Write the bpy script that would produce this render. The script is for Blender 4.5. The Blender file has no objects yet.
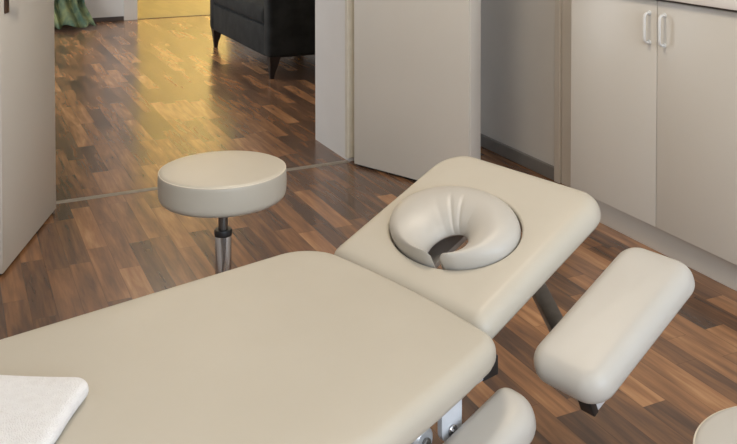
import bpy, bmesh, math, random
from mathutils import Vector, Matrix, noise
random.seed(7)
PI = math.pi
R = math.radians
scn = bpy.context.scene
COL = scn.collection

# ------------------------------------------------------------------ materials
def new_mat(name, color, rough=0.5, metal=0.0, spec=0.5):
    m = bpy.data.materials.new(name); m.use_nodes = True
    b = m.node_tree.nodes['Principled BSDF']
    b.inputs['Base Color'].default_value = (*color, 1)
    b.inputs['Roughness'].default_value = rough
    b.inputs['Metallic'].default_value = metal
    b.inputs['Specular IOR Level'].default_value = spec
    return m

def textured(name, c1, c2, scale, rough=0.5, bump=0.0, bscale=None, metal=0.0, spec=0.5, detail=4):
    """two close tones mixed by noise, optional fine bump"""
    m = new_mat(name, c1, rough, metal, spec)
    nt = m.node_tree; N = nt.nodes; L = nt.links; b = N['Principled BSDF']
    tc = N.new('ShaderNodeTexCoord')
    nz = N.new('ShaderNodeTexNoise'); nz.inputs['Scale'].default_value = scale; nz.inputs['Detail'].default_value = detail
    L.new(tc.outputs['Object'], nz.inputs['Vector'])
    cr = N.new('ShaderNodeValToRGB')
    cr.color_ramp.elements[0].position = .35; cr.color_ramp.elements[0].color = (*c1, 1)
    cr.color_ramp.elements[1].position = .65; cr.color_ramp.elements[1].color = (*c2, 1)
    L.new(nz.outputs['Fac'], cr.inputs['Fac']); L.new(cr.outputs['Color'], b.inputs['Base Color'])
    if bump:
        n2 = N.new('ShaderNodeTexNoise'); n2.inputs['Scale'].default_value = bscale or scale * 8; n2.inputs['Detail'].default_value = 3
        L.new(tc.outputs['Object'], n2.inputs['Vector'])
        bp = N.new('ShaderNodeBump'); bp.inputs['Strength'].default_value = bump; bp.inputs['Distance'].default_value = .002
        L.new(n2.outputs['Fac'], bp.inputs['Height']); L.new(bp.outputs['Normal'], b.inputs['Normal'])
    return m

def plank_mat(name, ramp, w, ln, rough, seam=.35):
    """strip parquet running along local Y: random tone per stave, streaky grain, thin seams"""
    m = new_mat(name, (.2, .1, .05), rough, 0, .65)
    nt = m.node_tree; N = nt.nodes; L = nt.links; b = N['Principled BSDF']
    def math_(op, a, bb=None, c=None):
        n = N.new('ShaderNodeMath'); n.operation = op
        for i, v in enumerate((a, bb, c)):
            if v is None: continue
            if isinstance(v, (int, float)): n.inputs[i].default_value = v
            else: L.new(v, n.inputs[i])
        return n.outputs[0]
    tc = N.new('ShaderNodeTexCoord'); sx = N.new('ShaderNodeSeparateXYZ'); L.new(tc.outputs['Object'], sx.inputs[0])
    X, Y = sx.outputs[0], sx.outputs[1]
    xr = math_('DIVIDE', X, w); row = math_('FLOOR', xr); fx = math_('FRACT', xr)
    wn = N.new('ShaderNodeTexWhiteNoise'); wn.noise_dimensions = '1D'; L.new(row, wn.inputs['W'])
    yr = math_('ADD', math_('DIVIDE', Y, ln), math_('MULTIPLY', wn.outputs['Value'], 7.3))
    cell = math_('FLOOR', yr); fy = math_('FRACT', yr)
    cv = N.new('ShaderNodeCombineXYZ'); L.new(row, cv.inputs[0]); L.new(cell, cv.inputs[1])
    w2 = N.new('ShaderNodeTexWhiteNoise'); w2.noise_dimensions = '2D'; L.new(cv.outputs[0], w2.inputs['Vector'])
    # grain, shifted per stave
    gv = N.new('ShaderNodeCombineXYZ')
    L.new(math_('MULTIPLY', X, 26.0), gv.inputs[0]); L.new(math_('MULTIPLY', Y, 2.6), gv.inputs[1])
    L.new(math_('MULTIPLY', w2.outputs['Value'], 60.0), gv.inputs[2])
    g = N.new('ShaderNodeTexNoise'); g.inputs['Scale'].default_value = 1.0; g.inputs['Detail'].default_value = 5; g.inputs['Distortion'].default_value = .5
    L.new(gv.outputs[0], g.inputs['Vector'])
    hv = N.new('ShaderNodeCombineXYZ')
    L.new(math_('MULTIPLY', X, 120.0), hv.inputs[0]); L.new(math_('MULTIPLY', Y, 7.0), hv.inputs[1]); L.new(math_('MULTIPLY', w2.outputs['Value'], 90.0), hv.inputs[2])
    h = N.new('ShaderNodeTexNoise'); h.inputs['Scale'].default_value = 1.0; h.inputs['Detail'].default_value = 3
    L.new(hv.outputs[0], h.inputs['Vector'])
    t = math_('ADD', math_('MULTIPLY', w2.outputs['Value'], .64), math_('ADD', math_('MULTIPLY', math_('SUBTRACT', g.outputs['Fac'], .5), 1.15), math_('MULTIPLY', math_('SUBTRACT', h.outputs['Fac'], .5), .35)))
    t = math_('ADD', t, .16)
    cr = N.new('ShaderNodeValToRGB'); e = cr.color_ramp.elements
    e[0].position, e[0].color = ramp[0][0], (*ramp[0][1], 1)
    e[1].position, e[1].color = ramp[-1][0], (*ramp[-1][1], 1)
    for p, c in ramp[1:-1]:
        q = e.new(p); q.color = (*c, 1)
    L.new(t, cr.inputs['Fac'])
    # seams
    ex = math_('MULTIPLY', math_('MINIMUM', fx, math_('SUBTRACT', 1.0, fx)), w)
    ey = math_('MULTIPLY', math_('MINIMUM', fy, math_('SUBTRACT', 1.0, fy)), ln)
    ed = math_('MINIMUM', ex, ey)
    s = math_('LESS_THAN', ed, .0011)
    mx = N.new('ShaderNodeMix'); mx.data_type = 'RGBA'
    L.new(math_('MULTIPLY', s, seam), mx.inputs['Factor']); L.new(cr.outputs['Color'], mx.inputs['A']); mx.inputs['B'].default_value = (.03, .018, .012, 1)
    L.new(mx.outputs['Result'], b.inputs['Base Color'])
    rr = math_('ADD', math_('MULTIPLY', g.outputs['Fac'], .04), rough - .02)
    L.new(rr, b.inputs['Roughness'])
    return m

M = {}
M['floor'] = plank_mat('walnut strip parquet', [(.0, (.070, .043, .032)), (.28, (.135, .074, .045)), (.5, (.225, .112, .057)), (.74, (.33, .165, .078)), (1.0, (.50, .27, .130))], .078, .50, .22)
M['floor_far'] = plank_mat('pale oak strip floor', [(0, (.155, .12, .065)), (.5, (.19, .15, .082)), (1, (.23, .18, .10))], .085, .6, .3)
M['vinyl'] = textured('cream vinyl', (.475, .435, .360), (.49, .45, .375), 6, .42, .10, 900, spec=.42)
M['vinyl_white'] = textured('off white vinyl', (.47, .445, .40), (.485, .46, .415), 6, .40, .10, 900, spec=.45)
M['piping'] = textured('cream seam piping', (.62, .56, .46), (.66, .60, .50), 30, .5)
M['wall'] = textured('white wall paint', (.66, .64, .61), (.68, .66, .63), 5, .8, .12, 160, spec=.25)
M['ceiling'] = textured('ceiling paint', (.80, .79, .76), (.82, .81, .78), 4, .9, .05, 120, spec=.2)
M['door'] = textured('door lacquer', (.61, .575, .51), (.622, .587, .522), 3, .42, .03, 200, spec=.4)
M['casing'] = textured('casing lacquer', (.63, .59, .53), (.65, .61, .55), 3, .45, .03, 200, spec=.4)
M['seal'] = textured('yellowed door seal', (.56, .51, .41), (.60, .55, .45), 20, .6)
M['cabinet'] = textured('cream cabinet laminate', (.63, .595, .53), (.642, .607, .542), 3, .38, .03, 300, spec=.4)
M['worktop'] = textured('pale worktop laminate', (.74, .70, .65), (.76, .72, .67), 12, .35, .02, 300, spec=.4)
M['gap'] = new_mat('dark joint', (.06, .045, .035), .7)
M['base_grey'] = textured('grey skirting', (.20, .19, .18), (.23, .22, .21), 8, .5)
M['base_dark'] = textured('dark skirting', (.05, .035, .03), (.07, .05, .04), 8, .5)  # far threshold, and the painted shadow strip at the far wall foot
M['handle_white'] = textured('white plastic handle', (.72, .72, .70), (.75, .75, .73), 20, .3, spec=.5)
M['strip'] = textured('brushed aluminium strip', (.22, .19, .15), (.27, .235, .19), 60, .5, .05, 300, metal=.3)
M['chrome'] = textured('chrome', (.48, .46, .46), (.56, .55, .55), 5, .14, metal=1.0)
M['steel'] = textured('dark steel bar', (.15, .14, .13), (.19, .18, .165), 30, .36, metal=.85)
M['silver'] = textured('silver grey metal', (.52, .53, .54), (.58, .59, .60), 30, .35, .03, 200, metal=.55)
M['grey_bar'] = textured('grey painted bar', (.46, .45, .44), (.50, .49, .48), 30, .4, metal=.1)
M['frame_white'] = textured('white powder coat', (.66, .67, .69), (.70, .71, .73), 40, .4, .05, 500)
M['black'] = textured('black plastic', (.012, .012, .013), (.02, .02, .021), 30, .45)
M['velvet'] = textured('charcoal velvet', (.008, .008, .0075), (.019, .0195, .018), 9, .85, .3, 300, spec=.25)
M['velvet'].node_tree.nodes['Principled BSDF'].inputs['Sheen Weight'].default_value = .03
M['darkwood'] = textured('black stained wood', (.010, .007, .006), (.020, .013, .011), 12, .4)
M['curtain'] = textured('green curtain cloth', (.07, .12, .085), (.25, .27, .13), 7, .8, .3, 250, spec=.2)
M['bronze'] = textured('brown door lever', (.10, .06, .04), (.14, .085, .055), 20, .35, metal=.7)
M['yellow_wall'] = textured('warm yellow wall paint', (.74, .62, .34), (.77, .65, .36), 5, .85, .05, 150)
M['lamp'] = new_mat('lamp glass', (.9, .85, .75), .4)
M['lamp'].node_tree.nodes['Principled BSDF'].inputs['Emission Color'].default_value = (1, .86, .66, 1)
M['lamp'].node_tree.nodes['Principled BSDF'].inputs['Emission Strength'].default_value = 4
def towel_mat():
    m = textured('white terry', (.80, .79, .79), (.84, .835, .835), 60, .95, .9, 420, spec=.1)
    for n in m.node_tree.nodes:
        if n.type == 'BUMP': n.inputs['Distance'].default_value = .004
    return m
M['towel'] = towel_mat()

# ------------------------------------------------------------------ mesh helpers
def link(name, bm, mat, parent=None, smooth=True, angle=40):
    bmesh.ops.recalc_face_normals(bm, faces=bm.faces)
    me = bpy.data.meshes.new(name); bm.to_mesh(me); bm.free()
    me.materials.append(mat)
    if smooth:
        me.polygons.foreach_set('use_smooth', [True] * len(me.polygons))
        try: me.set_sharp_from_angle(angle=R(angle))
        except Exception: pass
    o = bpy.data.objects.new(name, me); COL.objects.link(o)
    if parent: o.parent = parent
    return o

def tag(o, label, cat, group=None, kind=None):
    if label: o['label'] = label
    if cat: o['category'] = cat
    if group: o['group'] = group
    if kind: o['kind'] = kind
    return o

def empty(name, loc, rz=0, label=None, cat=None, group=None):
    o = bpy.data.objects.new(name, None); COL.objects.link(o)
    o.location = loc; o.rotation_euler = (0, 0, rz); o.empty_display_size = .1
    return tag(o, label, cat, group)

def box(bm, x0, x1, y0, y1, z0, z1, bev=0.0, seg=2, mtx=None):
    vs = [bm.verts.new((x, y, z)) for x in (x0, x1) for y in (y0, y1) for z in (z0, z1)]
    fs = [(0, 1, 3, 2), (4, 6, 7, 5), (0, 4, 5, 1), (2, 3, 7, 6), (0, 2, 6, 4), (1, 5, 7, 3)]
    faces = [bm.faces.new([vs[i] for i in f]) for f in fs]
    if bev:
        es = list({e for f in faces for e in f.edges})
        r = bmesh.ops.bevel(bm, geom=es, offset=bev, segments=seg, affect='EDGES', profile=.5)
        vs = list({v for v in r['verts']} | {v for v in vs if v.is_valid})
    if mtx is not None:
        bmesh.ops.transform(bm, matrix=mtx, verts=[v for v in vs if v.is_valid])
    return bm

def loops(bm, rings, cap0=True, cap1=True, closed=False):
    vr = [[bm.verts.new(p) for p in r] for r in rings]
    n = len(vr[0]); k = len(vr)
    for i in range(k if closed else k - 1):
        a, b = vr[i], vr[(i + 1) % k]
        for j in range(n):
            bm.faces.new((a[j], a[(j + 1) % n], b[(j + 1) % n], b[j]))
    if not closed:
        if cap0: bm.faces.new(vr[0][::-1])
        if cap1: bm.faces.new(vr[-1])
    return bm

def lathe(bm, prof, n=48, cx=0, cy=0):
    loops(bm, [[(cx + r * math.cos(2 * PI * j / n), cy + r * math.sin(2 * PI * j / n), z) for j in range(n)] for r, z in prof])
    return bm

def tube(bm, p0, p1, r0, r1=None, n=20, bev=0):
    r1 = r0 if r1 is None else r1
    p0, p1 = Vector(p0), Vector(p1); d = (p1 - p0).normalized()
    a = d.orthogonal().normalized(); b = d.cross(a)
    st = [(p0, r0), (p1, r1)]
    if bev: st = [(p0, r0 - bev), (p0 + d * bev, r0), (p1 - d * bev, r1), (p1, r1 - bev)]
    loops(bm, [[tuple(c + a * r * math.cos(2 * PI * j / n) + b * r * math.sin(2 * PI * j / n)) for j in range(n)] for c, r in st])
    return bm

def bar(bm, p0, p1, w, h, up=(0, 0, 1), bev=.002):
    """rectangular bar from p0 to p1, width w (sideways), height h (towards up)"""
    p0, p1 = Vector(p0), Vector(p1); d = p1 - p0; ln = d.length; d.normalize()
    s = d.cross(Vector(up)).normalized(); u = s.cross(d)
    mt = Matrix(((d.x, s.x, u.x, p0.x), (d.y, s.y, u.y, p0.y), (d.z, s.z, u.z, p0.z), (0, 0, 0, 1)))
    return box(bm, 0, ln, -w / 2, w / 2, -h / 2, h / 2, bev, 2, mt)

def rrect(hx0, hx1, hy0, hy1, r, seg=14, side=14, bow=0.0):
    """rounded rectangle outline, ccw; bow pushes the +x edge outwards in the middle"""
    pts = []; r4 = r if isinstance(r, (list, tuple)) else (r,) * 4
    cs = [(hx1 - r4[0], hy1 - r4[0], 0, r4[0]), (hx0 + r4[1], hy1 - r4[1], 90, r4[1]), (hx0 + r4[2], hy0 + r4[2], 180, r4[2]), (hx1 - r4[3], hy0 + r4[3], 270, r4[3])]
    arcs = [[(cx + q * math.cos(R(a0 + 90 * i / seg)), cy + q * math.sin(R(a0 + 90 * i / seg))) for i in range(seg + 1)] for cx, cy, a0, q in cs]
    r = max(r4)
    for k in range(4):
        pts += arcs[k]
        a, b = arcs[k][-1], arcs[(k + 1) % 4][0]
        for i in range(1, side): pts.append((a[0] + (b[0] - a[0]) * i / side, a[1] + (b[1] - a[1]) * i / side))
    if bow:
        mid = (hy0 + hy1) / 2; half = (hy1 - hy0) / 2; out = []
        for x, y in pts:
            t = max(0, (x - (hx1 - 2.5 * r)) / (2.5 * r))
            out.append((x + bow * t * max(0, 1 - ((y - mid) / half) ** 2), y))
        pts = out
    return pts

def pad_profile(th, rt, rb, crown=.006):
    """(inset, z) from underside centre to top centre"""
    pr = [(rb, 0.0)]
    for i in range(1, 7):
        a = R(90 * i / 6); pr.append((rb - rb * math.sin(a), rb - rb * math.cos(a)))
    for i in range(0, 11):
        a = R(90 * i / 10); pr.append((rt - rt * math.cos(a), th - rt + rt * math.sin(a)))
    for d in (1.5, 2.2, 3.2):
        pr.append((rt * d, th + crown * (1 - 1 / d)))
    return pr

def shrink(r, ins):
    return tuple(max(q - ins, .010) for q in r) if isinstance(r, (list, tuple)) else max(r - ins, .010)
def padded(bm, dims, r, th, rt, rb, crown=.006, bow=0.0, mtx=None, warp=None):
    x0, x1, y0, y1 = dims; rings = []; lim = min(x1 - x0, y1 - y0) * .5 - .018
    pr = pad_profile(th, rt, rb, crown); pr = [p for p in pr if p[0] <= lim]
    for ins, z in pr:
        pts = rrect(x0 + ins, x1 - ins, y0 + ins, y1 - ins, shrink(r, ins), bow=bow)
        if warp: pts = [warp(x, y) for x, y in pts]
        rings.append([(x, y, z) for x, y in pts])
    loops(bm, rings)
    if mtx is not None: bmesh.ops.transform(bm, matrix=mtx, verts=bm.verts)
    return bm

ROT = R(26.44)                                  # the building sits about 26 degrees off the camera axis
EU = Vector((math.cos(ROT), math.sin(ROT), 0)); EV = Vector((-math.sin(ROT), math.cos(ROT), 0))
def RP(u, v, z=0): return EU * u + EV * v + Vector((0, 0, z))
def struct(name, bm, mat, label=None, cat=None, smooth=False):
    o = link(name, bm, mat, None, smooth); o.rotation_euler = (0, 0, ROT); o['kind'] = 'structure'
    return tag(o, label, cat)

# ------------------------------------------------------------------ the setting (room coordinates u, v)
UL, UR, VB, VD, VF = -1.6, 2.58, -1.9, 4.235, 4.700      # treatment room
LL, LR, VE = -0.9, 5.0, 10.04                             # lounge behind the double door
D0, D1, DH = .415, 1.816, 2.10                            # double door opening
CH = 2.75
bm = bmesh.new(); box(bm, UL - .2, LR + .2, VB - .2, VE + .02, -.12, 0)
struct('floor', bm, M['floor'], 'dark walnut strip parquet running through both rooms', 'floor')
bm = bmesh.new(); box(bm, .6, 5.4, VE + .02, 13.8, -.12, 0)
struct('floor_beyond', bm, M['floor_far'], 'pale yellow floor of the bright room beyond the lounge', 'floor')
bm = bmesh.new(); box(bm, UL - .2, LR + .2, VB - .2, 13.8, CH, CH + .12)
struct('ceiling', bm, M['ceiling'], 'white ceiling over the rooms', 'ceiling')

bm = bmesh.new()
box(bm, UL - .2, D0, VD, VF, 0, CH); box(bm, D1, UR + .2, VD, VF, 0, CH); box(bm, D0, D1, VD, VF, DH, CH); box(bm, UR + .2, LR + .2, VD, VF, 0, CH)
struct('wall_front', bm, M['wall'], 'thick white wall with the double door opening to the lounge', 'wall')
bm = bmesh.new(); box(bm, UR, UR + .2, VB - .2, VD, 0, CH)
struct('wall_right', bm, M['wall'], 'white wall behind the cabinets and the open right door', 'wall')
bm = bmesh.new(); box(bm, UL - .2, UL, VB - .2, VD, 0, CH)
struct('wall_left', bm, M['wall'], 'white wall behind the open left door', 'wall')
# rear wall with a wide window
W0, W1, WZ0, WZ1 = -.6, 2.3, .85, 2.45
bm = bmesh.new()
box(bm, UL, W0, VB - .2, VB, 0, CH); box(bm, W1, UR, VB - .2, VB, 0, CH)
box(bm, W0, W1, VB - .2, VB, 0, WZ0); box(bm, W0, W1, VB - .2, VB, WZ1, CH)
struct('wall_back', bm, M['wall'], 'white window wall behind the viewer', 'wall')
# lounge
bm = bmesh.new()
B0, B1, BH = 1.835, 2.86, 2.12
box(bm, LL - .2, B0, VE, VE + .14, 0, CH); box(bm, B1, LR + .2, VE, VE + .14, 0, CH); box(bm, B0, B1, VE, VE + .14, BH, CH)
struct('wall_far', bm, M['wall'], 'white far wall of the lounge with an open doorway', 'wall')
bm = bmesh.new()
FW0, FW1 = 6.0, 9.0
box(bm, LL - .2, LL, VF, FW0, 0, CH); box(bm, LL - .2, LL, FW1, VE, 0, CH); box(bm, LL - .2, LL, FW0, FW1, 0, .5); box(bm, LL - .2, LL, FW0, FW1, 2.4, CH)
struct('wall_far_left', bm, M['wall'], 'white left wall of the lounge with a tall window', 'wall')
bm = bmesh.new(); box(bm, LR, LR + .2, VF, VE, 0, CH)
struct('wall_far_right', bm, M['wall'], 'white right wall of the lounge behind the sofa', 'wall')
# bright yellow room
bm = bmesh.new()
box(bm, .6, .8, VE + .14, 13.8, 0, CH); box(bm, 5.2, 5.4, VE + .14, 13.8, 0, CH); box(bm, .8, 5.2, 13.2, 13.4, 0, CH)
struct('wall_beyond', bm, M['yellow_wall'], 'warm yellow walls of the bright room beyond', 'wall')

# trims
bm = bmesh.new()
rings = []
for u in (D0 + .002, D1 - .002):
    rings.append([(u, VD + .005 + y, z) for y, z in ((-.02, 0), (-.019, .002), (-.008, .0045), (.008, .0045), (.019, .002), (.02, 0))])
loops(bm, rings)
struct('trim_1', bm, M['strip'], 'thin metal transition strip on the floor across the double doorway', 'floor strip')
bm = bmesh.new(); box(bm, UR - .018, UR, 3.512, VD, 0, .062, .003)
struct('baseboard_right', bm, M['base_grey'], 'low grey skirting at the foot of the wall behind the right door', 'baseboard')
bm = bmesh.new()
box(bm, UR - .024, UR, 3.470, 3.512, 0, 2.2, .004); box(bm, UR - .012, UR, 3.20, 3.468, 0, 2.2, .003)
struct('trim_2', bm, M['casing'], 'pale upright casing on the wall left of the cabinets', 'casing')
bm = bmesh.new(); box(bm, LL, B0 - .14, VE - .016, VE, .0, .045, .002)
struct('baseboard_far_shadow', bm, M['base_dark'], 'dark skirting strip standing in for the thin shadow at the far lounge wall foot', 'baseboard')  # dark colour stands in for the thin shadow at the wall foot
bm = bmesh.new()
for a, b in ((B0 - .14, B0 + .002), (B1 - .002, B1 + .1)): box(bm, a, b, VE - .025, VE + .145, 0, BH + .1, .004)
box(bm, B0, B1, VE - .025, VE + .145, BH - .002, BH + .1, .004)
struct('trim_3', bm, M['casing'], 'white casing round the doorway to the bright yellow room', 'casing')
bm = bmesh.new(); box(bm, B0, B1, VE - .005, VE + .03, 0, .004, .001)
struct('trim_4', bm, M['base_dark'], 'thin dark threshold on the floor of the far doorway', 'threshold')
bm = bmesh.new()
box(bm, D1 - .012, D1 + .035, VD - .014, VD + .02, 0.02, DH + .03, .003)
struct('trim_5', bm, M['seal'], 'yellowed upright hinge strip between doorway reveal and right door', 'trim')

def window(name, u0, u1, v0, v1, z0, z1, along, label):
    bm = bmesh.new(); f = .06
    if along == 'u':
        for a, b in ((u0, u0 + f), ((u0 + u1) / 2 - f / 2, (u0 + u1) / 2 + f / 2), (u1 - f, u1)): box(bm, a, b, v0, v1, z0, z1, .004)
        for a, b in ((z0, z0 + f), (z1 - f, z1)): box(bm, u0, u1, v0, v1, a, b, .004)
    else:
        for a, b in ((v0, v0 + f), ((v0 + v1) / 2 - f / 2, (v0 + v1) / 2 + f / 2), (v1 - f, v1)): box(bm, u0, u1, a, b, z0, z1, .004)
        for a, b in ((z0, z0 + f), (z1 - f, z1)): box(bm, u0, u1, v0, v1, a, b, .004)
    struct(name, bm, M['casing'], label, 'window')
window('window_1', W0, W1, VB - .13, VB - .07, WZ0, WZ1, 'u', 'wide white framed window behind the viewer')
window('window_2', LL - .13, LL - .07, FW0, FW1, .5, 2.4, 'v', 'tall white framed window in the left lounge wall')

# ------------------------------------------------------------------ doors
def door_leaf(name, hinge, free, height, thick, side, label):
    """hinge/free: floor points of the visible face; side=+1 puts the thickness to the left of hinge->free"""
    h, f = Vector(hinge), Vector(free); d = (f - h); ln = d.length
    ang = math.atan2(d.y, d.x)
    root = empty(name, (h.x, h.y, 0), ang, label, 'door'); root['kind'] = 'structure'
    y0, y1 = (0, thick) if side > 0 else (-thick, 0)
    bm = bmesh.new(); box(bm, 0, ln, y0, y1, .012, height, .003)
    link('leaf', bm, M['door'], root, True)
    return root, ln
# right leaf : its room side faces the camera
dr, ln = door_leaf('door_1', (-.229, 4.526), (.308, 4.065), 2.07, .092, 1, 'white right leaf of the double door, standing half open beside the cabinets')
bm = bmesh.new(); box(bm, ln - .0005, ln + .003, .008, .084, .02, 2.06, .001)
link('edge_strip', bm, M['casing'], dr, True)
bm = bmesh.new(); box(bm, .01, ln - .01, .012, .05, .0035, .0125, .001)
link('bottom_seal', bm, M['black'], dr, True)
dl, ln2 = door_leaf('door_2', (-1.470, 3.880), (-1.405, 3.204), 2.07, .05, -1, 'white left leaf of the double door, swung fully towards the viewer')
bm = bmesh.new(); box(bm, .01, ln2 - .01, -.04, -.01, .0035, .0125, .001)
link('bottom_seal', bm, M['black'], dl, True)
# lever on the left leaf (its foot just enters the picture)
bm = bmesh.new()
tube(bm, (ln2 - .06, 0, 1.018), (ln2 - .06, .052, 1.018), .010, n=16, bev=.002)
tube(bm, (ln2 - .06, .046, 1.0), (ln2 - .17, .050, .992), .0115, .010, n=16, bev=.004)
box(bm, ln2 - .08, ln2 - .04, .0005, .007, .93, 1.12, .003)
link('door_handle', bm, M['bronze'], dl)

# ------------------------------------------------------------------ cabinet and worktop (room coordinates, object rotated)
def room_empty(name, u, v, label, cat):
    p = RP(u, v); return empty(name, p, ROT, label, cat)
cab = room_empty('base_cabinet', 2.351, 2.594, 'cream white double door base cabinet under the pale worktop', 'cabinet')
bm = bmesh.new(); box(bm, .020, .214, -.519, .519, .115, .967, .002); link('body', bm, M['cabinet'], cab)
bm = bmesh.new(); box(bm, .054, .214, -.519, .519, 0, .114, .002); link('plinth', bm, M['cabinet'], cab)
def cab_handle(door, y):
    bm = bmesh.new()
    z0, z1 = .803, .913
    pts = [(-.001, z1), (-.016, z1), (-.024, z1 - .007), (-.026, z1 - .018), (-.026, z0 + .018), (-.024, z0 + .007), (-.016, z0), (-.001, z0)]
    rings = []
    for i, (x, z) in enumerate(pts):
        a = pts[max(i - 1, 0)]; b = pts[min(i + 1, len(pts) - 1)]
        t = Vector((b[0] - a[0], 0, b[1] - a[1])).normalized(); nrm = Vector((t.z, 0, -t.x))
        rings.append([(x + nrm.x * .0045 * math.cos(2 * PI * k / 16), y + .0065 * math.sin(2 * PI * k / 16), z + nrm.z * .0045 * math.cos(2 * PI * k / 16)) for k in range(16)])
    loops(bm, rings)
    for z in (z0, z1): tube(bm, (0, y, z), (-.004, y, z), .009, n=16)
    link('handle', bm, M['handle_white'], door)
for y0, y1, hy in ((.0018, .5175, .040), (-.5175, -.0018, -.040)):
    bm = bmesh.new(); box(bm, 0, .0185, y0, y1, .118, .963, .0018)
    d = link('door', bm, M['cabinet'], cab); cab_handle(d, hy)
wt = room_empty('worktop', 2.351, 2.594, 'pale laminate worktop lying on the cream base cabinet', 'worktop')
bm = bmesh.new(); box(bm, -.020, .214, -.54, .535, .9675, .9725, .0005); link('lower_edge', bm, M['gap'], wt)
bm = bmesh.new(); box(bm, -.026, .214, -.54, .535, .973, 1.012, .004); link('top', bm, M['worktop'], wt)

# ------------------------------------------------------------------ treatment table
HT = .50
tb = empty('treatment_table', (-.009, 1.992, 0), R(40.5), 'cream padded treatment table with raised head end and face cushion', 'treatment table')
def flare(x, y):                                  # the near long side widens away from the head end
    t = min(1, max(0, (-x - .02) / .40)); t = t * (1.25 - .25 * t)
    return x, y - .105 * t * max(0, min(1, -y / .28)) ** 2
bm = bmesh.new(); padded(bm, (-1.32, .012, -.318, .336), (.105, .085, .085, .050), .060, .032, .020, .005, bow=.020, warp=flare)
o = link('main_cushion', bm, M['vinyl'], tb, angle=80); o.location = (0, 0, HT - .060 - .004)

TILT = R(23.5)
head = bpy.data.objects.new('headrest', None); COL.objects.link(head); head.parent = tb
head.location = (0, 0, HT - .033); head.rotation_euler = (0, -TILT, 0)
# slab with face opening
def slab_with_hole(bm, dims, r, th, rt, rb, c, ru, rw, n=168):
    x0, x1, y0, y1 = dims
    def outline(ins):
        base = rrect(x0 + ins, x1 - ins, y0 + ins, y1 - ins, shrink(r, ins), seg=24, side=60)
        ang = [(math.atan2(y - c[1], x - c[0])) for x, y in base]
        out = []
        for k in range(n):
            a = 2 * PI * k / n; d = Vector((math.cos(a), math.sin(a)))
            best = None
            for i in range(len(base)):
                p, q = Vector(base[i]) - Vector(c), Vector(base[(i + 1) % len(base)]) - Vector(c)
                e = q - p; den = d.x * e.y - d.y * e.x
                if abs(den) < 1e-9: continue
                t = (p.x * e.y - p.y * e.x) / den; s = (p.x * d.y - p.y * d.x) / den
                if t > 0 and -1e-6 <= s <= 1 + 1e-6: best = t if best is None else max(best, t)
            out.append((c[0] + d.x * best, c[1] + d.y * best))
        return out
    def ell(grow, z):
        return [(c[0] + (ru + grow) * math.cos(2 * PI * k / n), c[1] + (rw + grow) * math.sin(2 * PI * k / n), z) for k in range(n)]
    rings = []
    pr = [p for p in pad_profile(th, rt, rb, .001) if p[0] <= rt + .002]
    for ins, z in pr: rings.append([(x, y, z) for x, y in outline(ins)])
    h = .008
    for i in range(0, 7):
        a = R(90 * i / 6); rings.append(ell(h * (1 - math.sin(a)), th - h * (1 - math.cos(a)) + .001))
    rings.append(ell(0, .004)); rings.append(ell(.004, 0))
    loops(bm, rings, closed=True)
FC = (.238, .047)
bm = bmesh.new(); slab_with_hole(bm, (.026, .495, -.231, .300), (.095, .030, .030, .075), .056, .038, .014, FC, .129, .192)
o = link('head_cushion', bm, M['vinyl'], head, angle=80); o.location = (0, 0, -.056)
# horseshoe face cushion: outer oval, smaller off-centre opening, slit turned towards the near side
def horseshoe(bm, c, ru, rw, ci, iu, iw, hh, gap0, gap1, zc, n=260, m=40):
    rings = []
    for i in range(n + 1):
        t = i / n; th = gap0 + (gap1 - gap0) * t
        ox, oy = math.cos(th), math.sin(th)
        po = Vector((c[0] + ru * ox, c[1] + rw * oy)); pi_ = Vector((ci[0] + iu * ox, ci[1] + iw * oy))
        mid = (po + pi_) * .5; dv = (po - pi_); hw = dv.length * .5; dv.normalize()
        e = min(t, 1 - t) * abs(gap1 - gap0) * .11            # metres from the slim rounded ends
        k = math.sqrt(max(0.0, 1 - (1 - min(e / .016, 1)) ** 2)); k = max(k, .45)
        rel = th - (gap0 + gap1) / 2                          # 0 at the middle of the arch
        cre = sum(a * math.exp(-((rel - q) / s_) ** 2) for a, q, s_ in ((.0040, -.17, .060), (.0048, .13, .060), (.0012, .50, .09), (.0012, -.60, .10)))
        ring = []
        for j in range(m):
            a = 2 * PI * j / m; ca, sa = math.cos(a), math.sin(a)
            d = hw * (abs(ca) ** .9) * (1 if ca > 0 else -1) * k
            z = hh * (abs(sa) ** .85) * (1 if sa > 0 else -1) * (.45 + .55 * k)
            inn = max(0, -ca + .25) / 1.25
            if sa > -.3: z -= .016 * inn ** 1.3 * min(1, (sa + .3) / .5) + cre * inn ** .7 * max(0, sa * .8 + .2)
            p = mid + dv * d
            ring.append((p.x, p.y, zc + z))
        rings.append(ring)
    loops(bm, rings)
bm = bmesh.new(); horseshoe(bm, FC, .126, .189, (.178, .012), .056, .046, .038, R(-152), R(196), -.001)
link('face_cushion', bm, M['vinyl_white'], head, angle=80)
# metalwork seen through and below the head end
bm = bmesh.new(); bar(bm, (.06, .112, -.085), (.45, .112, -.085), .056, .014); link('support_bar', bm, M['grey_bar'], head)
for y in (-.13, .215):
    bm = bmesh.new(); bar(bm, (.06, y, -.080), (.43, y, -.080), .03, .025); link('side_rail', bm, M['black'], head)

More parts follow.
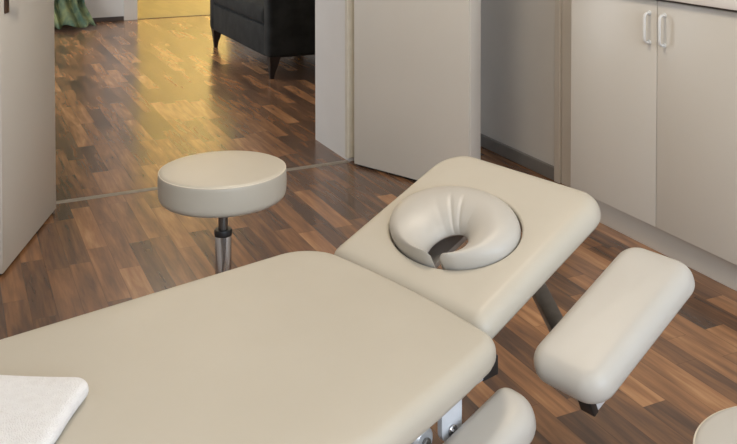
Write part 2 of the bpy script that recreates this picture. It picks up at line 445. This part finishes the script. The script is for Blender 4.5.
# arm pads hung under the head end
def arm_pad(y_c, mirror, dz, u0, u1, half, name='arm_pad'):
    root = bpy.data.objects.new('armrest', None); COL.objects.link(root); root.parent = tb
    root.location = (0, 0, HT + dz); root.rotation_euler = (0, -TILT, 0)
    bm = bmesh.new(); padded(bm, (u0, u1, y_c - half, y_c + half), .050, .060, .036, .018, .004)
    p = link('cushion', bm, M['vinyl_white'], root, angle=80); p.location = (0, 0, -.062)
    bm = bmesh.new(); bar(bm, (u0 + .035, y_c - .03 * mirror, -.088), (u1 - .03, y_c - .03 * mirror, -.088), .032, .036); t = link('tube', bm, M['frame_white'], root)
    bm = bmesh.new(); bar(bm, (u0 + .020, y_c - .03 * mirror, -.088), (u0 + .035, y_c - .03 * mirror, -.088), .034, .040); link('end_cap', bm, M['black'], t)
    for uu, yy in ((u0 + .02, y_c + half - .05), (u1 - .05, y_c + half - .03)):
        bm = bmesh.new(); tube(bm, (uu, yy, -.072), (uu, yy, -.060), .006, n=12, bev=.001); link('screw', bm, M['black'], root)
    return root
arm_pad(-.404, 1, -.076, .060, .442, .091)
arm_pad(.330, -1, -.33, .060, .300, .080)
# swing arm holding the right arm pad
bm = bmesh.new(); bar(bm, (.40, -.03, .436), (.165, -.41, .362), .040, .018, up=(0, 0, 1)); link('swing_arm', bm, M['steel'], tb)
bm = bmesh.new(); bar(bm, (.30, .05, .425), (.12, .33, .165), .030, .016); link('swing_arm', bm, M['steel'], tb)
# lower side pad at the near long side
sp = bpy.data.objects.new('side_pad', None); COL.objects.link(sp); sp.parent = tb
sp.location = (.032, -.346, .402); sp.rotation_euler = (0, -R(18), 0)
bm = bmesh.new(); padded(bm, (-.40, .0, -.058, .058), (.030, .03, .03, .072), .062, .034, .02, .002)
p = link('cushion', bm, M['vinyl_white'], sp, angle=80); p.location = (0, 0, -.062)
bm = bmesh.new(); bar(bm, (-.38, .02, -.082), (-.06, .02, -.082), .032, .032); link('tube', bm, M['frame_white'], sp)
# under-frame
for y, dy in ((-.254, -.22), (.262, 0)):
    bm = bmesh.new(); bar(bm, (-1.0, y + dy * .9, .414), (.000, y, .414), .030, .036); t = link('frame_rail', bm, M['frame_white'], tb)
    bm = bmesh.new(); bar(bm, (-.002, y, .414), (.040, y, .414), .034, .040); link('end_cap', bm, M['black'], t)
for x in (-.05, -.6, -1.2):
    bm = bmesh.new(); bar(bm, (x, -.25, .384), (x, .25, .384), .034, .03); link('cross_rail', bm, M['frame_white'], tb)
def bracket(y):
    bm = bmesh.new(); n = 12
    out = [(-.030, .415), (.022, .415)] + [(-.004 + .026 * math.cos(R(a)), .342 + .026 * math.sin(R(a))) for a in range(0, -181, -15)]
    loops(bm, [[(x - .095, y + t, z) for x, z in out] for t in (-.006, .006)])
    b = link('bracket', bm, M['frame_white'], tb, angle=30)
    s = -1 if y < 0 else 1
    bm = bmesh.new(); tube(bm, (-.099, y + s * .006, .340), (-.099, y + s * .012, .340), .011, n=20, bev=.002)
    tube(bm, (-.099, y + s * .012, .340), (-.099, y + s * .015, .340), .005, n=6); link('bolt', bm, M['chrome'], b)
bracket(-.276); bracket(.285)
bm = bmesh.new(); tube(bm, (-.170, -.285, .346), (-.170, .305, .346), .024, n=28, bev=.006)
t = link('pivot_tube', bm, M['silver'], tb)
for y in (-.285, .305):
    bm = bmesh.new(); tube(bm, (-.170, y, .346), (-.170, y * 1.03, .346), .009, n=6, bev=.001); link('bolt', bm, M['steel'], t)
bm = bmesh.new(); tube(bm, (-.26, -.10, .315), (-.72, -.02, .10), .022, n=20, bev=.003); link('actuator', bm, M['black'], tb)
# scissor lift and base
for y in (-.20, .20):
    bm = bmesh.new(); bar(bm, (-.15, y, .37), (-1.05, y, .075), .03, .05); link('lift_arm', bm, M['frame_white'], tb)
    bm = bmesh.new(); bar(bm, (-1.12, y * .8, .37), (-.22, y * .8, .075), .03, .05); link('lift_arm', bm, M['frame_white'], tb)
    bm = bmesh.new(); bar(bm, (-1.22, y, .055), (-.08, y, .055), .05, .04); link('base_rail', bm, M['frame_white'], tb)
for x in (-.12, -1.18):
    bm = bmesh.new(); bar(bm, (x, -.28, .050), (x, .28, .050), .05, .045); link('base_rail', bm, M['frame_white'], tb)
    for y in (-.27, .27):
        bm = bmesh.new(); lathe(bm, [(.026, 0), (.028, .004), (.026, .014), (.010, .018), (.010, .030)], 24, x, y); link('foot', bm, M['black'], tb)

# ------------------------------------------------------------------ towel
def towel():
    bm = bmesh.new(); n = 26; W, D, H = .34, .30, .030
    def smoothbox(x0, x1, y0, y1, z0, th, seed):
        rings = []
        for ins, z in pad_profile(th, th * .48, th * .48, .002):
            rr = max(.030 - ins, .010)
            ring = []
            for x, y in rrect(x0 + ins, x1 - ins, y0 + ins, y1 - ins, rr, seg=10, side=30):
                nz = noise.noise(Vector((x * 9 + seed, y * 9, z * 20))) * .004
                zz = noise.noise(Vector((x * 5, y * 5 + seed, 3.3))) * .003 if z > th * .5 else 0
                ring.append((x + nz, y + nz * .7, z0 + z + zz))
            rings.append(ring)
        loops(bm, rings)
    smoothbox(-W, 0, -D, 0, 0, .030, 1.0)
    return bm
tw = link('folded_towel', towel(), M['towel'], angle=70)
tag(tw, 'folded white terry towel lying on the cream table', 'towel')

# ------------------------------------------------------------------ stools
def make_stool(label, h, rr, cover):
    s = empty('round_stool', (0, 0, 0), 0, label, 'stool', None)
    prof = [(.10, h - .092), (rr - .022, h - .092)]
    prof += [(rr - .022 + .022 * math.sin(R(a)), h - .070 - .022 * math.cos(R(a))) for a in (15, 30, 45, 60, 75, 90)]
    prof += [(rr + .0012, h - .045), (rr, h - .020)]
    prof += [(rr - .014 + .014 * math.cos(R(a)), h - .014 + .012 * math.sin(R(a))) for a in (0, 22, 45, 67, 90)]
    prof += [(rr - .05, h + .001), (rr - .10, h + .003), (.03, h + .004)]
    bm = bmesh.new(); lathe(bm, prof, 96); seat = link('seat', bm, M[cover], s, angle=80)
    bm = bmesh.new(); n = 96
    loops(bm, [[((rr - .002 + .0018 * math.cos(2 * PI * k / 10)) * math.cos(2 * PI * j / n), (rr - .002 + .0018 * math.cos(2 * PI * k / 10)) * math.sin(2 * PI * j / n), h - .008 + .0018 * math.sin(2 * PI * k / 10)) for k in range(10)] for j in range(n)], closed=True)
    link('piping', bm, M['piping'], seat)
    bm = bmesh.new(); lathe(bm, [(.085, h - .102), (.09, h - .100), (.09, h - .093), (.03, h - .0925)], 40); link('seat_plate', bm, M['black'], s)
    bm = bmesh.new(); lathe(bm, [(.0135, .25), (.0135, h - .10)], 28); link('piston', bm, M['steel'], s)
    bm = bmesh.new(); lathe(bm, [(.0235, .085), (.0235, h - .194), (.0225, h - .192)], 32); sl = link('column', bm, M['chrome'], s)
    bm = bmesh.new(); lathe(bm, [(.0250, h - .200), (.0255, h - .196), (.0255, h - .186), (.0235, h - .182), (.0155, h - .182)], 32); link('collar', bm, M['black'], sl)
    bm = bmesh.new(); lathe(bm, [(.036, .070), (.040, .075), (.038, .105), (.026, .115)], 32); link('hub', bm, M['chrome'], s)
    for k in range(5):
        a = 2 * PI * k / 5 + .3; ca, sa = math.cos(a), math.sin(a)
        bm = bmesh.new(); rings = []
        for q, (r_, z, w, hh) in enumerate(((.03, .090, .018, .016), (.12, .086, .016, .013), (.22, .072, .012, .010), (.245, .066, .010, .008))):
            rings.append([(r_ * ca - w * math.cos(b) * sa, r_ * sa + w * math.cos(b) * ca, z + hh * math.sin(b)) for b in [2 * PI * j / 16 for j in range(16)]])
        loops(bm, rings); leg = link('leg', bm, M['chrome'], s)
        bm = bmesh.new(); cx, cy = .235 * ca, .235 * sa
        for sd in (-1, 1): tube(bm, (cx - sa * sd * .006, cy + ca * sd * .006, .025), (cx - sa * sd * .020, cy + ca * sd * .020, .025), .025, n=24, bev=.004)
        tube(bm, (cx, cy, .03), (cx, cy, .066), .006, n=12); link('caster', bm, M['black'], leg)
    return s
st = make_stool('round cream padded stool on chrome column standing behind the table', .570, .182, 'vinyl')
st.location = (-.512, 2.625, 0)
st2 = make_stool('pale round padded stool seat cut off by the bottom right corner', .45, .170, 'vinyl_white')
st2.location = (.650, 1.450, 0)

# ------------------------------------------------------------------ sofa in the lounge (room coordinates)
sf = room_empty('sofa', 2.085, 7.16, 'charcoal velvet sofa on dark tapered legs in the lounge', 'sofa')
HL = .83; Dp = .88
def soft_box(x0, x1, y0, y1, z0, z1, b):
    bm = bmesh.new(); box(bm, x0, x1, y0, y1, z0, z1, b, 5); return bm
link('base', soft_box(.006, Dp, -HL + .11, HL - .11, .158, .385, .012), M['velvet'], sf)
for y0, y1 in ((-HL, -HL + .13), (HL - .13, HL)):
    link('armrest', soft_box(0, Dp, y0, y1, .155, .64, .035), M['velvet'], sf)
link('seat_cushion', soft_box(-.002, Dp - .2, -HL + .135, HL - .135, .388, .52, .04), M['velvet'], sf)
link('backrest', soft_box(Dp - .22, Dp + .02, -HL + .02, HL - .02, .17, .86, .06), M['velvet'], sf)
for x, y in ((.045, -HL + .055), (.045, HL - .055), (Dp - .05, -HL + .055), (Dp - .05, HL - .055)):
    bm = bmesh.new(); k = -1 if x < .3 else 1; q = -1 if y < 0 else 1
    loops(bm, [[(x + k * off + w * a, y - q * off * .4 + w * b, z) for a, b in ((-1, -1), (1, -1), (1, 1), (-1, 1))] for z, w, off in ((0, .014, .004), (.05, .020, .001), (.10, .030, -.006), (.165, .042, -.010))])
    link('leg', bm, M['darkwood'], sf, True, 30)

# ------------------------------------------------------------------ curtain
def curtain():
    bm = bmesh.new(); U0, U1 = .50, 1.27; nU, nZ = 150, 60; g = []
    for i in range(nZ + 1):
        t = i / nZ; row = []
        for j in range(nU + 1):
            s = j / nU
            z = 2.5 * (1 - t) ** 1.0
            flare = max(0, (t - .86) / .14)
            amp = .045 + .02 * flare
            ph = s * 2 * PI * 6.5 + .5 * math.sin(t * 3 + s * 5)
            v = 9.84 + amp * math.sin(ph) - .20 * flare ** 2 * (1 + .5 * math.sin(s * 9 + 1)) + .01 * math.sin(s * 50 + t * 6)
            u = U0 + (U1 - U0) * s + .10 * flare ** 2 * (s - .2) + .012 * math.sin(ph * .5 + t * 4)
            z = max(z, 0) 
            if t > .93:                                    # cloth pooling on the floor
                q = (t - .93) / .07
                z = .175 * (1 - q) + .02 + .022 * (1 + math.sin(s * 31 + q * 5)) * q * .8
                v -= .10 * q + .05 * q * math.sin(s * 13 + 2)
            row.append(bm.verts.new((u, v, z + .002)))
        g.append(row)
    for i in range(nZ):
        for j in range(nU): bm.faces.new((g[i][j], g[i][j + 1], g[i + 1][j + 1], g[i + 1][j]))
    return bm
cu = link('curtain', curtain(), M['curtain'], None, True, 180); cu.rotation_euler = (0, 0, ROT)
md = cu.modifiers.new('thickness', 'SOLIDIFY'); md.thickness = .006
tag(cu, 'green draped curtain pooling on the lounge floor by the far wall', 'curtain')

# towel placement on the table
ta = R(40.5)
def TP(u, w, z):       # table coordinates (u along the table, w to the near side)
    return Vector((-.009, 1.992, 0)) + Vector((math.cos(ta), math.sin(ta), 0)) * u + Vector((math.sin(ta), -math.cos(ta), 0)) * w + Vector((0, 0, z))
tw.location = TP(-.676, -.004, HT + .0025)
tw.rotation_euler = (0, 0, R(-3))

# ------------------------------------------------------------------ camera
FPX = 915.0; PITCH = R(1.5)
cam_d = bpy.data.cameras.new('camera'); cam = bpy.data.objects.new('camera', cam_d); COL.objects.link(cam)
cam.location = (0, 0, 1.36); cam.rotation_euler = (PI / 2 - PITCH, 0, 0)
cam_d.sensor_fit = 'HORIZONTAL'; cam_d.sensor_width = 36; cam_d.lens = 36 * FPX / 737
ppy = -107 + FPX * math.tan(PITCH)
cam_d.shift_y = (ppy - 222) / 737; cam_d.shift_x = (368.5 - 400) / 737
cam_d.clip_start = .05
scn.camera = cam

# ------------------------------------------------------------------ light
def area(name, loc, target, sx, sy, power, color, spread=180):
    l = bpy.data.lights.new(name, 'AREA'); l.shape = 'RECTANGLE'; l.size = sx; l.size_y = sy; l.energy = power; l.color = color; l.spread = R(spread)
    o = bpy.data.objects.new(name, l); COL.objects.link(o); o.location = loc
    d = (Vector(target) - Vector(loc)).normalized()
    o.rotation_euler = d.to_track_quat('-Z', 'Z').to_euler()
    return o
area('daylight_window', RP((W0 + W1) / 2, VB - .16, (WZ0 + WZ1) / 2), RP((W0 + W1) / 2, 3, (WZ0 + WZ1) / 2), W1 - W0, WZ1 - WZ0, 140, (.76, .87, 1))
area('daylight_lounge', RP(LL - .16, (FW0 + FW1) / 2, 1.45), RP(3, (FW0 + FW1) / 2, 1.45), FW1 - FW0, 1.9, 120, (.88, .94, 1))
def ceiling_lamp(u, v, power, color, r, label, name='ceiling_lamp'):
    p = RP(u, v, CH)
    t = empty(name, p, 0, label, 'lamp')
    bm = bmesh.new(); lathe(bm, [(.05, 0), (r, 0), (r, -.03), (.06, -.03)], 40); link('canopy', bm, M['frame_white'], t)
    bm = bmesh.new(); lathe(bm, [(r * .9, -.031), (r * .88, -.045), (r * .6, -.06), (.02, -.066)], 40); link('diffuser', bm, M['lamp'], t)
    l = bpy.data.lights.new('lamp_light', 'AREA'); l.shape = 'DISK'; l.size = r * 2; l.energy = power; l.color = color
    o = bpy.data.objects.new('lamp_light', l); COL.objects.link(o); o.parent = t; o.location = (0, 0, -.075)
ceiling_lamp(1.0, 2.6, 20, (1, .86, .68), .30, 'round warm ceiling lamp above the treatment table')
ceiling_lamp(.6, .2, 16, (1, .88, .70), .30, 'round warm ceiling lamp behind the viewer')
ceiling_lamp(1.6, 7.3, 20, (1, .86, .66), .25, 'round ceiling lamp in the lounge')
pl = empty('added_pendant_lamp', RP(4.2, 11.6, CH), 0, 'round warm pendant lamp added out of view to light the yellow room', 'lamp')  # lamp added out of sight so the upper yellow walls get light
bm = bmesh.new(); tube(bm, (0, 0, 0), (0, 0, -.55), .006, n=12); lathe(bm, [(.05, -.03), (.05, -.0005)], 24); link('cord', bm, M['frame_white'], pl)
bm = bmesh.new(); lathe(bm, [(.012, -.55)] + [(.11 * math.sin(R(a)), -.65 + .11 * math.cos(R(a))) for a in range(20, 180, 16)] + [(.01, -.76)], 32); link('lamp_shade', bm, M['lamp'], pl)
l = bpy.data.lights.new('lamp_light', 'POINT'); l.shadow_soft_size = .12; l.energy = 170; l.color = (1, .91, .62)
o = bpy.data.objects.new('lamp_light', l); COL.objects.link(o); o.parent = pl; o.location = (0, 0, -.92)

w = bpy.data.worlds.new('sky'); scn.world = w; w.use_nodes = True
bg = w.node_tree.nodes['Background']; bg.inputs[0].default_value = (.75, .85, 1, 1); bg.inputs[1].default_value = .6

scn.view_settings.view_transform = 'Standard'; scn.view_settings.look = 'None'
scn.view_settings.gamma = 1; scn.view_settings.exposure = .05
scn.view_settings.use_curve_mapping = False
scn.cycles.use_denoising = True
scn.cycles.max_bounces = 10; scn.cycles.diffuse_bounces = 6
